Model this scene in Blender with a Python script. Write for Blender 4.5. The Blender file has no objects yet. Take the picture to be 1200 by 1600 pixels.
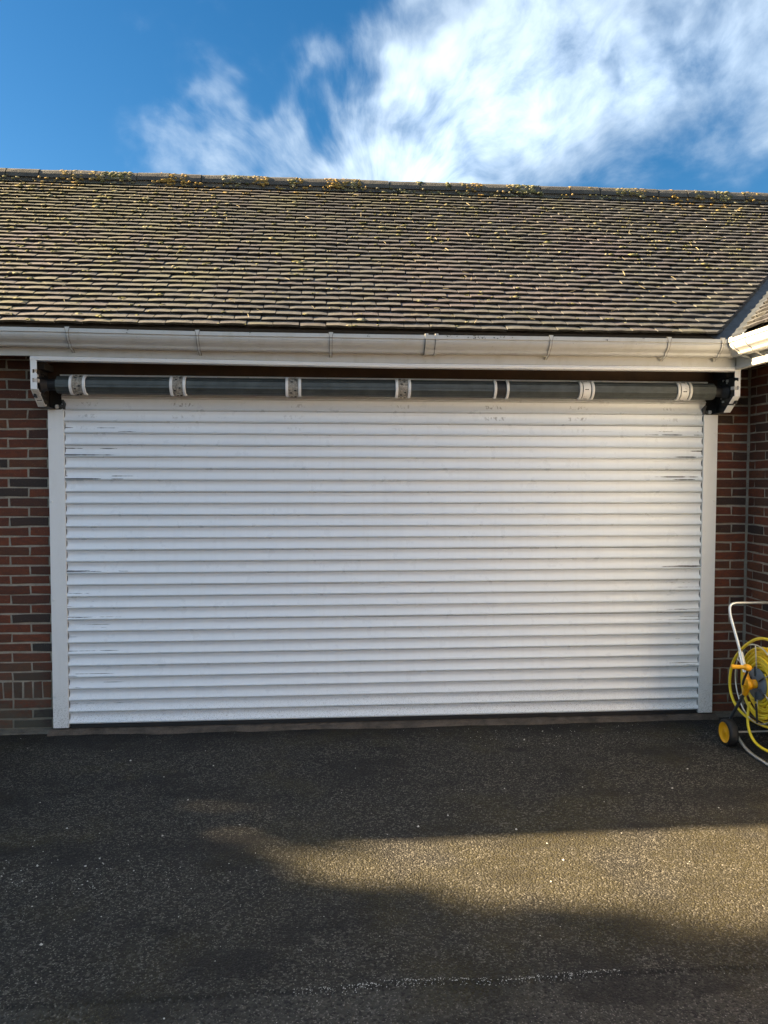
import bpy, bmesh, math, random
from mathutils import Vector, Matrix, noise
from math import sin, cos, pi, radians as R
random.seed(7)
S = bpy.context.scene
COL = S.collection

# ------------------------------------------------------------------ camera
cd = bpy.data.cameras.new('camera')
cam = bpy.data.objects.new('camera', cd); COL.objects.link(cam)
r_ = Vector((0.99676326, -0.08038352, 0.0012225)); u_ = Vector((0.0022978, 0.04368665, 0.99904264)); w_ = Vector((0.08035997, 0.99580619, -0.04372995))
mw = Matrix((r_, u_, -w_)).transposed().to_4x4(); mw.translation = (1.59166670, -4.64777504, 1.48424494)
cam.matrix_world = mw
cd.sensor_fit = 'VERTICAL'; cd.sensor_height = 36; cd.lens = 36*1202/1600
cd.clip_start = .05; cd.clip_end = 1000
S.camera = cam

# ------------------------------------------------------------------ light
SUN_EL, SUN_AZ = R(24.4), R(-77)          # azimuth measured from +Y (behind the house) towards +X
EXPOSURE = 2.9
wd = bpy.data.worlds.new('World'); S.world = wd; wd.use_nodes = True
S.view_settings.view_transform = 'Standard'; S.view_settings.look = 'None'
S.view_settings.exposure = EXPOSURE; S.view_settings.gamma = 1
S.view_settings.use_curve_mapping = False


class NT:
    def __init__(s, nt): s.t = nt; s.n = nt.nodes; s.l = nt.links
    def node(s, typ, ins=None, **kw):
        n = s.n.new(typ)
        for k, v in kw.items(): setattr(n, k, v)
        for k, v in (ins or {}).items(): s.put(n.inputs[k], v)
        return n
    def put(s, sock, v):
        if isinstance(v, bpy.types.NodeSocket): s.l.new(v, sock)
        elif v is not None:
            if isinstance(v, tuple) and len(v) == 3 and sock.type == 'RGBA': v = v + (1,)
            sock.default_value = v
    def m(s, op, a, b=None, c=None, clamp=False):
        n = s.n.new('ShaderNodeMath'); n.operation = op; n.use_clamp = clamp
        for i, v in enumerate((a, b, c)): s.put(n.inputs[i], v)
        return n.outputs[0]
    def v(s, op, a, b=None, out=0):
        n = s.n.new('ShaderNodeVectorMath'); n.operation = op
        s.put(n.inputs[0], a)
        if b is not None: s.put(n.inputs[1], b)
        return n.outputs[out]
    def noise(s, vec, scale, detail=3, rough=.55, dist=0, out=0):
        n = s.node('ShaderNodeTexNoise', {'Vector': vec, 'Scale': scale, 'Detail': detail, 'Roughness': rough, 'Distortion': dist})
        return n.outputs[out]
    def sm(s, x, a, b, lo=0., hi=1.):
        n = s.node('ShaderNodeMapRange', {'Value': x, 'From Min': a, 'From Max': b, 'To Min': lo, 'To Max': hi})
        n.interpolation_type = 'SMOOTHSTEP'
        return n.outputs[0]
    def lin(s, x, a, b, lo=0., hi=1.):
        return s.node('ShaderNodeMapRange', {'Value': x, 'From Min': a, 'From Max': b, 'To Min': lo, 'To Max': hi}).outputs[0]
    def mix(s, f, a, b, blend='MIX'):
        n = s.n.new('ShaderNodeMix'); n.data_type = 'RGBA'; n.blend_type = blend
        s.put(n.inputs[0], f); s.put(n.inputs[6], a); s.put(n.inputs[7], b)
        return n.outputs[2]
    def ramp(s, f, stops, interp='LINEAR'):
        n = s.n.new('ShaderNodeValToRGB'); n.color_ramp.interpolation = interp
        el = n.color_ramp.elements
        while len(el) < len(stops): el.new(.5)
        for e, (p, c) in zip(el, stops): e.position = p; e.color = c + (1,)
        s.put(n.inputs[0], f); return n.outputs[0]
    def comb(s, x, y, z): return s.node('ShaderNodeCombineXYZ', {0: x, 1: y, 2: z}).outputs[0]
    def sep(s, v): return s.node('ShaderNodeSeparateXYZ', {0: v}).outputs


def build_world():
    t = NT(wd.node_tree); t.n.clear()
    sky = t.node('ShaderNodeTexSky', sky_type='NISHITA', sun_disc=False)
    sky.sun_elevation = SUN_EL; sky.sun_rotation = SUN_AZ
    sky.air_density = 1.0; sky.dust_density = .4; sky.ozone_density = 2.5
    hs = t.node('ShaderNodeHueSaturation', {'Saturation': 1.35, 'Hue': .497, 'Value': 1.0, 'Color': sky.outputs[0]})
    blue = t.mix(1., hs.outputs[0], (.385, .415, .425), 'MULTIPLY')
    d = t.node('ShaderNodeTexCoord').outputs['Generated']
    dx, dy, dz = t.sep(d)
    zz = t.m('ADD', t.m('MAXIMUM', dz, 0.0), .22)
    px, py = t.m('DIVIDE', dx, zz), t.m('DIVIDE', dy, zz)
    # broad cloud masses: one bank rising to the right over the ridge, open sky beside it, brighter broken cloud added out of view to light the door
    dwarp = t.v('ADD', d, t.v('MULTIPLY', t.v('SUBTRACT', t.noise(d, 5., 4, .6, out=1), (.5, .5, .5)), (.07, .05, .07)))
    def blob(c, deg, k=1.):
        c = Vector(c).normalized()
        dt = t.v('DOT_PRODUCT', dwarp, tuple(c), 1)
        return t.m('MULTIPLY', t.sm(dt, cos(R(deg)), cos(R(deg*.15))), k*.74)
    bl = None
    for c, g, k in (((.12, .92, .34), 13, 1.05), ((.06, .93, .36), 11, .75), ((.21, .89, .40), 12, 1.), ((.30, .84, .45), 13, .95), ((.41, .79, .50), 13, .9),
                    ((.56, .70, .44), 12, .8), ((-.05, .92, .372), 10, .72), ((-.12, .925, .365), 8, .52), ((.22, .80, .56), 11, .55), ((.5, .66, .6), 18, .9), ((.42, .86, .37), 7, .22)):
        b = blob(c, g, k)
        bl = b if bl is None else t.m('MAXIMUM', bl, b)
    gen = t.noise(t.v('MULTIPLY', d, (1., 1., 1.6)), 2.1, 3, .5)
    gen = t.sm(gen, .38, .60)
    win = t.sm(t.v('DOT_PRODUCT', d, tuple(Vector((.1, .9, .42)).normalized()), 1), cos(R(42)), cos(R(30)))
    base = t.m('MAXIMUM', bl, t.m('MULTIPLY', gen, t.m('SUBTRACT', 1., win)))
    # fibres radiating from one point low behind the ridge (cirrus seen along the wind)
    c0 = Vector((.09, .955, .285)).normalized(); rt = c0.cross(Vector((0, 0, 1))).normalized(); up = rt.cross(c0)
    wv = t.v('MULTIPLY', t.v('SUBTRACT', t.noise(d, 3.2, 3, .55, out=1), (.5, .5, .5)), (.16, .16, .16))
    dw = t.v('ADD', d, wv)
    a = t.v('DOT_PRODUCT', dw, tuple(rt), 1); b_ = t.v('DOT_PRODUCT', dw, tuple(up), 1)
    rho = t.m('ADD', t.m('SQRT', t.m('ADD', t.m('MULTIPLY', a, a), t.m('MULTIPLY', b_, b_))), .02)
    q = t.comb(t.m('MULTIPLY', t.m('DIVIDE', a, rho), 2.1), t.m('MULTIPLY', t.m('DIVIDE', b_, rho), 2.1), t.m('MULTIPLY', rho, 4.6))
    f1 = t.noise(q, 2.3, 9, .62)
    f2 = t.noise(dw, 6.5, 6, .6, .3)
    fib = t.m('ADD', t.m('MULTIPLY', f1, .62), t.m('MULTIPLY', f2, .38))
    dens = t.m('ADD', t.m('MULTIPLY', base, .88), t.m('MULTIPLY', t.m('SUBTRACT', fib, .5), 1.9))
    dens = t.sm(dens, .02, 1.0, 0., .97)
    dens = t.m('MULTIPLY', dens, t.m('MINIMUM', t.m('MULTIPLY', base, 3.2), 1.))
    shade = t.noise(t.comb(px, py, 7.), 2.6, 4, .5)
    thick = t.sm(t.m('ADD', base, t.m('MULTIPLY', t.m('SUBTRACT', shade, .5), .6)), .45, 1.05)
    ccol = t.mix(thick, (2.05, 2.5, 3.0), (4.15, 4.95, 5.75))
    ccol = t.mix(dens, blue, ccol)
    grd = t.mix(t.sm(dz, -.02, .0), (1., .95, .8), ccol)
    bg = t.node('ShaderNodeBackground', {'Color': grd, 'Strength': .05})
    out = t.node('ShaderNodeOutputWorld'); t.l.new(bg.outputs[0], out.inputs[0])
build_world()
sl = bpy.data.lights.new('sun', 'SUN'); sl.energy = 5.0; sl.angle = R(.8); sl.color = (1., .76, .46)
sun = bpy.data.objects.new('sun', sl); COL.objects.link(sun)
sdir = Vector((sin(SUN_AZ)*cos(SUN_EL), cos(SUN_AZ)*cos(SUN_EL), sin(SUN_EL)))
sun.rotation_euler = sdir.to_track_quat('Z', 'Y').to_euler(); sun.location = (-8, 3, 9)
try:
    S.cycles.use_denoising = True
    S.cycles.max_bounces = 8; S.cycles.diffuse_bounces = 5
    S.cycles.sample_clamp_indirect = 6
except Exception: pass


# ------------------------------------------------------------------ helpers
def link(name, me, mats=(), parent=None, loc=None):
    o = bpy.data.objects.new(name, me); COL.objects.link(o)
    if me is not None and mats and not me.materials:
        for m in (mats if isinstance(mats, (list, tuple)) else [mats]): me.materials.append(m)
    if parent is not None: o.parent = parent
    if loc is not None: o.location = loc
    return o
def empty(name, loc, label, cat, group=None):
    o = link(name, None); o.location = loc; o['label'] = label; o['category'] = cat
    if group: o['group'] = group
    o.empty_display_size = .1
    bpy.context.view_layer.update()
    return o
def wl(o, parent):
    """parent o keeping world placement; every root sits unrotated"""
    o.parent = parent
    off = Vector((0, 0, 0)); p = parent
    while p is not None: off += p.location; p = p.parent
    o.location = o.location - off
    return o


class MB:
    """mesh builder: vertices, faces, material index per face"""
    def __init__(s): s.v = []; s.f = []; s.mi = []; s.smooth = []
    def add(s, vs, fs, mi=0, smooth=False):
        b = len(s.v); s.v += [tuple(v) for v in vs]
        s.f += [tuple(b+i for i in f) for f in fs]; s.mi += (list(mi) if isinstance(mi, list) else [mi]*len(fs)); s.smooth += [smooth]*len(fs)
    def box(s, x0, x1, y0, y1, z0, z1, mi=0):
        s.add([(x0, y0, z0), (x1, y0, z0), (x1, y1, z0), (x0, y1, z0), (x0, y0, z1), (x1, y0, z1), (x1, y1, z1), (x0, y1, z1)],
              [(0, 3, 2, 1), (4, 5, 6, 7), (0, 1, 5, 4), (1, 2, 6, 5), (2, 3, 7, 6), (3, 0, 4, 7)], mi)
    def prism_x(s, prof, x0, x1, mi=0, smooth=False, xs=None, fn=None):
        """closed profile of (y,z) extruded along x"""
        xs = xs or [x0, x1]; n = len(prof); vs = []
        for x in xs:
            for (y, z) in prof:
                vs.append(fn(x, y, z) if fn else (x, y, z))
        fs = []
        for k in range(len(xs)-1):
            for i in range(n):
                j = (i+1) % n
                fs.append((k*n+i, (k+1)*n+i, (k+1)*n+j, k*n+j))
        s.add(vs, fs, mi, smooth)
        s.add(vs[:n], [tuple(range(n))], mi); s.add(vs[-n:], [tuple(reversed(range(n)))], mi)
    def tube(s, pts, r, seg=10, mi=0, closed=False, caps=True):
        pts = [Vector(p) for p in pts]; n = len(pts); vs = []; fs = []
        tan = []
        for i in range(n):
            a = pts[(i-1) % n] if (closed or i) else pts[i]; b = pts[(i+1) % n] if (closed or i < n-1) else pts[i]
            tan.append((b-a).normalized())
        nrm = tan[0].orthogonal().normalized()
        for i in range(n):
            nrm = (nrm - tan[i]*nrm.dot(tan[i])).normalized(); bn = tan[i].cross(nrm)
            rr = r[i] if isinstance(r, (list, tuple)) else r
            for k in range(seg):
                a = 2*pi*k/seg; vs.append(pts[i] + nrm*cos(a)*rr + bn*sin(a)*rr)
        m = n if closed else n-1
        for i in range(m):
            for k in range(seg):
                a, b = i*seg+k, i*seg+(k+1) % seg
                c, d = ((i+1) % n)*seg+(k+1) % seg, ((i+1) % n)*seg+k
                fs.append((a, b, c, d))
        s.add(vs, fs, mi, True)
        if caps and not closed:
            s.add(vs[:seg], [tuple(reversed(range(seg)))], mi); s.add(vs[-seg:], [tuple(range(seg))], mi)
    def lathe_x(s, prof, c, seg=24, mi=0, smooth=True):
        """profile of (x, r) turned about an axis parallel to x through c=(y,z)"""
        vs = []; n = len(prof); fs = []
        for k in range(seg):
            a = 2*pi*k/seg
            for (x, r) in prof: vs.append((x, c[0]+r*cos(a), c[1]+r*sin(a)))
        for k in range(seg):
            k2 = (k+1) % seg
            for i in range(n-1): fs.append((k*n+i, k*n+i+1, k2*n+i+1, k2*n+i))
        s.add(vs, fs, mi, smooth)
    def mesh(s, name):
        me = bpy.data.meshes.new(name); me.from_pydata(s.v, [], s.f)
        me.polygons.foreach_set('material_index', s.mi); me.polygons.foreach_set('use_smooth', s.smooth)
        me.update(); return me
    def obj(s, name, mats, parent=None):
        o = link(name, s.mesh(name), mats)
        if parent is not None: wl(o, parent)
        return o


def fixn(o):
    bm = bmesh.new(); bm.from_mesh(o.data); bmesh.ops.recalc_face_normals(bm, faces=bm.faces); bm.to_mesh(o.data); bm.free(); return o
def bevel(o, w, seg=2):
    m = o.modifiers.new('bevel', 'BEVEL'); m.width = w; m.segments = seg; m.limit_method = 'ANGLE'; m.angle_limit = R(40); return o


def material(name):
    m = bpy.data.materials.new(name); m.use_nodes = True
    t = NT(m.node_tree); b = t.n['Principled BSDF']
    return m, t, b
def simple(name, col, rough=.5, metal=0., noise_amt=.15, scale=30., bump=0.):
    m, t, b = material(name)
    p = t.node('ShaderNodeNewGeometry').outputs['Position']
    n = t.noise(p, scale, 4, .6)
    c = t.mix(t.lin(n, .3, .7), tuple(x*(1-noise_amt) for x in col), tuple(min(1, x*(1+noise_amt)) for x in col))
    t.put(b.inputs['Base Color'], c); b.inputs['Roughness'].default_value = rough; b.inputs['Metallic'].default_value = metal
    if bump:
        bp = t.node('ShaderNodeBump', {'Height': t.noise(p, scale*4, 3, .6), 'Strength': bump, 'Distance': .003}); t.l.new(bp.outputs[0], b.inputs['Normal'])
    return m
def rnd_out(t, island):
    return t.node('ShaderNodeNewGeometry').outputs['Random Per Island'] if island else t.node('ShaderNodeObjectInfo').outputs['Random']


def mat_brick(island, sun_side=False):
    m, t, b = material('brick_clay'); r = rnd_out(t, island)
    p = t.node('ShaderNodeNewGeometry').outputs['Position']; z = t.sep(p)[2]
    c = t.ramp(r, [(0, (.028, .024, .022)), (.07, (.044, .027, .021)), (.14, (.08, .026, .013)), (.35, (.135, .036, .016)), (.55, (.16, .043, .018)), (.68, (.068, .027, .015)), (.8, (.17, .055, .022)), (.93, (.05, .029, .02)), (1, (.14, .033, .015))])
    q = t.v('ADD', p, t.comb(t.m('MULTIPLY', r, 37.), t.m('MULTIPLY', r, 11.), 0.))
    n = t.noise(t.v('MULTIPLY', q, (1, 1, 2.6)), 26, 5, .65)
    c = t.mix(t.sm(n, .35, .75), c, t.mix(.5, c, (.03, .022, .02)))
    n2 = t.noise(q, 140, 3, .7)
    c = t.mix(t.sm(n2, .6, .8), c, (.26, .15, .10))
    moss = t.m('MULTIPLY', t.sm(z, .6, .1), t.sm(t.m('ADD', t.noise(p, 5, 4, .6), t.m('MULTIPLY', n, .3)), .42, .68))
    moss = t.m('MULTIPLY', moss, t.sm(t.sep(p)[0], .0, -.12, .15, .8))
    c = t.mix(t.m('MULTIPLY', moss, .8), c, (.075, .075, .055))
    t.put(b.inputs['Base Color'], c); b.inputs['Roughness'].default_value = .85
    h = t.m('ADD', t.noise(t.v('MULTIPLY', q, (1, 1, 3)), 45, 5, .7), t.m('MULTIPLY', n2, .35))
    bp = t.node('ShaderNodeBump', {'Height': h, 'Strength': .6, 'Distance': .004}); t.l.new(bp.outputs[0], b.inputs['Normal'])
    return m
def mat_mortar():
    m, t, b = material('mortar')
    p = t.node('ShaderNodeNewGeometry').outputs['Position']
    n = t.noise(p, 18, 5, .7); n2 = t.noise(p, 160, 3, .7)
    c = t.mix(t.sm(n, .3, .7), (.25, .22, .175), (.37, .33, .265))
    c = t.mix(t.sm(n2, .55, .8), c, (.15, .135, .11))
    c = t.mix(t.m('MULTIPLY', t.sm(t.sep(p)[2], .35, 0.), .7), c, (.10, .10, .075))
    t.put(b.inputs['Base Color'], c); b.inputs['Roughness'].default_value = .95
    bp = t.node('ShaderNodeBump', {'Height': t.m('ADD', n, n2), 'Strength': .7, 'Distance': .004}); t.l.new(bp.outputs[0], b.inputs['Normal'])
    return m
def mat_tile(island):
    m, t, b = material('clay_tile'); r = rnd_out(t, island)
    p = t.node('ShaderNodeNewGeometry').outputs['Position']
    c = t.ramp(r, [(0, (.042, .042, .045)), (.2, (.076, .077, .079)), (.42, (.055, .056, .062)), (.6, (.094, .094, .088)), (.75, (.074, .065, .071)), (.88, (.045, .047, .054)), (1, (.108, .107, .098))])
    q = t.v('ADD', p, t.comb(t.m('MULTIPLY', r, 17.), t.m('MULTIPLY', r, 29.), 0.))
    n = t.noise(q, 30, 6, .7)
    c = t.mix(t.sm(n, .3, .75), t.mix(.4, c, (.05, .045, .04)), c)
    lich = t.sm(t.noise(q, 75, 4, .75), .58, .70); big = t.sm(t.noise(p, 1.6, 4, .6), .38, .68)
    c = t.mix(t.m('MULTIPLY', lich, t.m('ADD', .25, t.m('MULTIPLY', big, .65))), c, (.25, .25, .19))
    px_, _, pz_ = t.sep(p)
    ul = t.m('ADD', t.sm(px_, 2.6, -.6, 0., .12), t.sm(pz_, 2.9, 3.9, 0., .07))
    alg = t.sm(t.m('ADD', t.noise(p, 3.1, 6, .7), ul), .50, .74)
    c = t.mix(t.m('MULTIPLY', alg, .5), c, (.125, .122, .05))
    pur = t.sm(t.noise(t.v('ADD', p, (9., 4., 0.)), 1.1, 3, .6), .5, .7)
    c = t.mix(t.m('MULTIPLY', pur, .35), c, (.13, .095, .10))
    t.put(b.inputs['Base Color'], c); b.inputs['Roughness'].default_value = .8
    h = t.m('ADD', n, t.m('MULTIPLY', t.noise(q, 190, 3, .7), .4))
    bp = t.node('ShaderNodeBump', {'Height': h, 'Strength': .65, 'Distance': .004}); t.l.new(bp.outputs[0], b.inputs['Normal'])
    return m
def mat_moss():
    m, t, b = material('moss'); r = t.node('ShaderNodeNewGeometry').outputs['Random Per Island']
    p = t.node('ShaderNodeNewGeometry').outputs['Position']
    big = t.noise(p, 1.7, 3, .5)
    c = t.ramp(r, [(0, (.05, .055, .016)), (.3, (.125, .12, .04)), (.6, (.21, .195, .085)), (.85, (.28, .265, .18)), (1, (.09, .075, .04))])
    n = t.noise(p, 220, 3, .7)
    c = t.mix(t.sm(n, .4, .7), c, t.mix(.5, c, (.05, .05, .015)))
    c = t.mix(t.m('MULTIPLY', t.sm(t.sep(p)[2], 3.62, 3.86), t.sm(big, .45, .6)), c, (.30, .18, .035))
    t.put(b.inputs['Base Color'], c); b.inputs['Roughness'].default_value = .95
    bp = t.node('ShaderNodeBump', {'Height': n, 'Strength': 1., 'Distance': .006}); t.l.new(bp.outputs[0], b.inputs['Normal'])
    return m
COLLAR_X = [.215, .772, 1.428, 2.066, 2.650, 3.166, 3.770]
def mat_slat():
    m, t, b = material('shutter_slat')
    p = t.node('ShaderNodeNewGeometry').outputs['Position']; x, y, z = t.sep(p)
    r = t.node('ShaderNodeObjectInfo').outputs['Random']
    lz = t.sep(t.node('ShaderNodeTexCoord').outputs['Object'])[2]     # height inside the slat, 0..0.0689
    base = t.mix(t.noise(t.v('MULTIPLY', p, (.6, 1, 3)), 3, 4, .6), (.74, .79, .83), (.80, .84, .88))
    # long black rub marks at both ends
    e = t.m('MAXIMUM', t.sm(x, .85, .12), t.sm(x, 3.35, 3.95))
    sel = t.sm(t.m('FRACT', t.m('MULTIPLY', r, 7.13)), .40, .62)
    row = t.m('MULTIPLY', t.sm(z, .8, 1.2, .30, 1.), t.sm(z, 1.86, 1.74))
    for seed_, zk in ((3., 7.7), (40., 23.9)):
        st = t.noise(t.comb(t.m('MULTIPLY', x, 2.3), t.m('MULTIPLY', r, 91.+seed_), seed_), 1.9, 4, .6)
        z0 = t.lin(t.m('FRACT', t.m('MULTIPLY', r, zk)), 0, 1, .014, .056)
        wdt = t.m('MULTIPLY', t.m('MAXIMUM', t.m('SUBTRACT', t.m('ADD', st, t.m('MULTIPLY', e, .17)), .62), 0.), t.m('MULTIPLY', t.m('MULTIPLY', e, .042), t.m('MULTIPLY', row, sel)))
        wdt = t.m('MINIMUM', wdt, .0042)
        dd = t.m('ADD', t.m('ABSOLUTE', t.m('SUBTRACT', lz, z0)), t.m('MULTIPLY', t.noise(t.v('MULTIPLY', p, (30., 1., 1.)), 6, 2, .5), .0006))
        mk = t.m('MULTIPLY', t.sm(t.m('SUBTRACT', dd, wdt), .0010, -.0004), t.sm(wdt, .0003, .0010))
        base = t.mix(t.m('MULTIPLY', mk, .85), base, (.03, .03, .03))
    # thin rub lines anywhere
    st2 = t.noise(t.comb(t.m('MULTIPLY', x, 1.7), t.m('MULTIPLY', r, 51.), t.m('MULTIPLY', lz, 130.)), 1.5, 3, .5)
    base = t.mix(t.m('MULTIPLY', t.sm(st2, .70, .76), .35), base, (.1, .1, .1))
    # scuffs below the tube collars
    cm = None
    for cx in COLLAR_X:
        k = t.sm(t.m('ABSOLUTE', t.m('SUBTRACT', x, cx)), .075, .045)
        cm = k if cm is None else t.m('MAXIMUM', cm, k)
    cm = t.m('MULTIPLY', cm, t.m('MULTIPLY', t.sm(lz, .024, .032), t.sm(lz, .054, .046)))
    cm = t.m('MULTIPLY', cm, t.m('MULTIPLY', t.sm(z, 1.70, 1.90, 0., 1.), t.lin(t.noise(t.comb(t.m('MULTIPLY', x, 1.1), 0., t.m('MULTIPLY', r, 40.)), 3, 1, .5), .35, .65, .1, 1.)))
    sc = t.noise(t.v('MULTIPLY', p, (1., 1., .5)), 62, 4, .65)
    base = t.mix(t.m('MULTIPLY', t.m('MULTIPLY', cm, t.sm(sc, .50, .60)), .62), base, (.06, .055, .04))
    # grime: film from rain runs, and splash grit at the bottom
    film = t.sm(t.noise(t.v('MULTIPLY', p, (9, 1, .7)), 3, 4, .6), .45, .8)
    base = t.mix(t.m('MULTIPLY', film, .07), base, (.42, .40, .35))
    sp = t.sm(t.noise(p, 210, 3, .75), .52, .66); sp2 = t.m('MULTIPLY', sp, t.sm(t.m('ADD', z, t.m('MULTIPLY', t.noise(p, 2.5, 2, .5), .18)), .37, .04))
    base = t.mix(t.m('MULTIPLY', sp2, .75), base, (.16, .15, .125))
    base = t.mix(t.sm(lz, .0095, .004, 0., .45), base, (.22, .21, .19))
    t.put(b.inputs['Base Color'], base)
    t.put(b.inputs['Roughness'], t.lin(t.noise(p, 12, 4, .6), .3, .7, .24, .42))
    bp = t.node('ShaderNodeBump', {'Height': t.noise(t.v('MULTIPLY', p, (1, 1, 2)), 3.5, 2, .5), 'Strength': .2, 'Distance': .02}); t.l.new(bp.outputs[0], b.inputs['Normal'])
    return m
def mat_white(name, col=(.76, .76, .74), dirt=.25, rough=.38):
    m, t, b = material(name)
    p = t.node('ShaderNodeNewGeometry').outputs['Position']; z = t.sep(p)[2]
    n = t.noise(t.v('MULTIPLY', p, (2.5, 2.5, 1.)), 6, 5, .65)
    c = t.mix(t.m('MULTIPLY', t.sm(n, .42, .8), dirt), col, (.36, .34, .28))
    sp = t.m('MULTIPLY', t.sm(t.noise(p, 95, 3, .7), .66, .74), dirt*1.6)
    c = t.mix(sp, c, (.12, .11, .08))
    low = t.m('MULTIPLY', t.sm(t.noise(p, 170, 3, .75), .5, .65), t.sm(z, .3, .02))
    c = t.mix(t.m('MULTIPLY', low, .6), c, (.2, .19, .16))
    t.put(b.inputs['Base Color'], c); b.inputs['Roughness'].default_value = rough
    return m
def mat_asphalt():
    m, t, b = material('asphalt')
    p = t.node('ShaderNodeNewGeometry').outputs['Position']; x, y, z = t.sep(p)
    v = t.node('ShaderNodeTexVoronoi', {'Vector': p, 'Scale': 125., 'Randomness': 1.}); dist, vc = v.outputs['Distance'], v.outputs['Color']
    v2 = t.node('ShaderNodeTexVoronoi', {'Vector': p, 'Scale': 270., 'Randomness': 1.}); d2, vc2 = v2.outputs['Distance'], v2.outputs['Color']
    g = t.sep(vc)[0]; g2 = t.sep(vc2)[1]
    big = t.noise(p, 1.1, 5, .6); mid = t.noise(p, 6, 5, .65)
    c = t.mix(t.sm(mid, .3, .75), (.0095, .0095, .009), (.023, .022, .0195))
    shade_fade = t.sm(t.m('ADD', y, t.m('MULTIPLY', t.m('SUBTRACT', big, .5), 1.6)), -.7, -2.3)  # paler away from the door: the fading shade is put into the colour
    c = t.mix(t.m('MULTIPLY', t.m('ADD', t.m('MULTIPLY', t.sm(big, .4, .65), .3), t.m('MULTIPLY', shade_fade, .5)), .9), c, (.042, .039, .030))
    # older, paler strip nearest the viewer, past the lay joint
    yy = t.m('ADD', y, t.m('MULTIPLY', t.noise(t.comb(x, 0., 0.), 5, 3, .6), .03))
    near = t.sm(yy, -2.412, -2.43)
    c = t.mix(t.m('MULTIPLY', near, .5), c, (.078, .074, .063))
    c = t.mix(t.sm(g, .72, .95), c, t.mix(t.sm(mid, .3, .7), (.05, .047, .040), (.115, .108, .09)))
    c = t.mix(t.m('MULTIPLY', t.sm(g2, .88, .97), .8), c, (.24, .225, .19))
    c = t.mix(t.m('MULTIPLY', t.sm(g, .30, .1), .7), c, (.012, .012, .012))
    # darker along the threshold: shade by the door put into the colour
    edge = t.m('MULTIPLY', t.sm(t.m('ADD', y, t.m('MULTIPLY', t.noise(p, 3.5, 4, .6), .5)), -.12, .22), .75)
    c = t.mix(edge, c, (.010, .0095, .0095))
    spots = t.sm(t.noise(t.v('MULTIPLY', t.v('ADD', p, (5., 2., 0.)), (.8, 1.5, 1.)), 2.1, 5, .62), .50, .66)
    c = t.mix(t.m('MULTIPLY', spots, .72), c, (.013, .0125, .012))
    band = t.m('MULTIPLY', t.sm(x, .6, 2.4), t.m('MULTIPLY', t.sm(y, -.95, -1.4), t.sm(y, -2.6, -2.1)))
    mo = t.m('MULTIPLY', t.sm(t.m('ADD', t.noise(t.v('ADD', p, (3., 1., 0.)), 1.9, 5, .65), t.m('MULTIPLY', band, .14)), .5, .72), .62)
    mo = t.m('MULTIPLY', mo, t.sm(t.m('ADD', g, t.m('MULTIPLY', mid, .6)), 1.35, .45, .25, 1.))
    c = t.mix(mo, c, t.mix(t.sm(g2, .2, .9), (.026, .022, .009), (.072, .061, .021)))
    t.put(b.inputs['Base Color'], c)
    t.put(b.inputs['Roughness'], t.lin(mid, .3, .7, .72, .95))
    b.inputs['Specular IOR Level'].default_value = .3
    h = t.m('ADD', t.m('MULTIPLY', t.m('SUBTRACT', .8, dist), 1.), t.m('MULTIPLY', t.m('SUBTRACT', .7, d2), .4))
    h = t.m('ADD', h, t.m('MULTIPLY', t.noise(p, 75, 5, .75), .9))
    bp = t.node('ShaderNodeBump', {'Height': h, 'Strength': 1., 'Distance': .007}); t.l.new(bp.outputs[0], b.inputs['Normal'])
    return m
def mat_concrete(name, a, bcol):
    m, t, b = material(name)
    p = t.node('ShaderNodeNewGeometry').outputs['Position']
    n = t.noise(p, 9, 6, .7); n2 = t.noise(p, 120, 3, .7)
    c = t.mix(t.sm(n, .3, .7), a, bcol); c = t.mix(t.sm(n2, .55, .75), c, tuple(k*.45 for k in a))
    t.put(b.inputs['Base Color'], c); b.inputs['Roughness'].default_value = .9
    bp = t.node('ShaderNodeBump', {'Height': t.m('ADD', n, n2), 'Strength': .9, 'Distance': .008}); t.l.new(bp.outputs[0], b.inputs['Normal'])
    return m

BRICK, BRICKS, MORTAR = mat_brick(False), mat_brick(True), mat_mortar()
TILE, TILES, MOSS = mat_tile(False), mat_tile(True), mat_moss()
SLAT = mat_slat()
PVC = mat_white('white_upvc', (.46, .46, .44), .5); ALU = mat_white('white_powder_coat', (.76, .77, .77), .1)
DIRTYW = mat_white('grimy_white', (.68, .67, .64), .75)
ASPH = mat_asphalt()
CONC = mat_concrete('threshold_concrete', (.05, .042, .034), (.125, .10, .08))
DARKCONC = mat_concrete('footing_mortar', (.07, .065, .055), (.14, .125, .10))
BLACK = simple('black_rubber', (.012, .012, .013), .6)
DGREY = simple('dark_grey_plastic', (.045, .05, .055), .45)
HUBGREY = simple('slate_grey_plastic', (.13, .155, .18), .45, noise_amt=.08)
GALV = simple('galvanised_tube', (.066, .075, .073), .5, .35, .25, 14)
CHROME = simple('zinc_plated_steel', (.8, .8, .78), .33, .95, .12, 20)
YEL = simple('yellow_hose', (.92, .66, .03), .38, 0, .1, 12)
YELP = simple('yellow_plastic', (.86, .40, .008), .4, 0, .06, 10)
WOOD = simple('timber_lintel', (.042, .020, .006), .7, 0, .35, 9)
TSHADE = simple('tile_tail_shade', (.022, .021, .017), .9, 0, .5, 60)  # near-black tail faces: shadow gap under each tile put into the colour
RIDGE = mat_concrete('ridge_tile_clay', (.05, .048, .044), (.085, .08, .068))
LEAD = simple('lead_lining', (.035, .04, .046), .65, .1, .5, 16, .4)
SEAL = mat_concrete('corner_sealant', (.17, .15, .12), (.25, .225, .18))
DARKIN = simple('dark_inside', (.02, .018, .016), .9)  # near-black: shade and dirt around the shutter put into the colour
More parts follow.
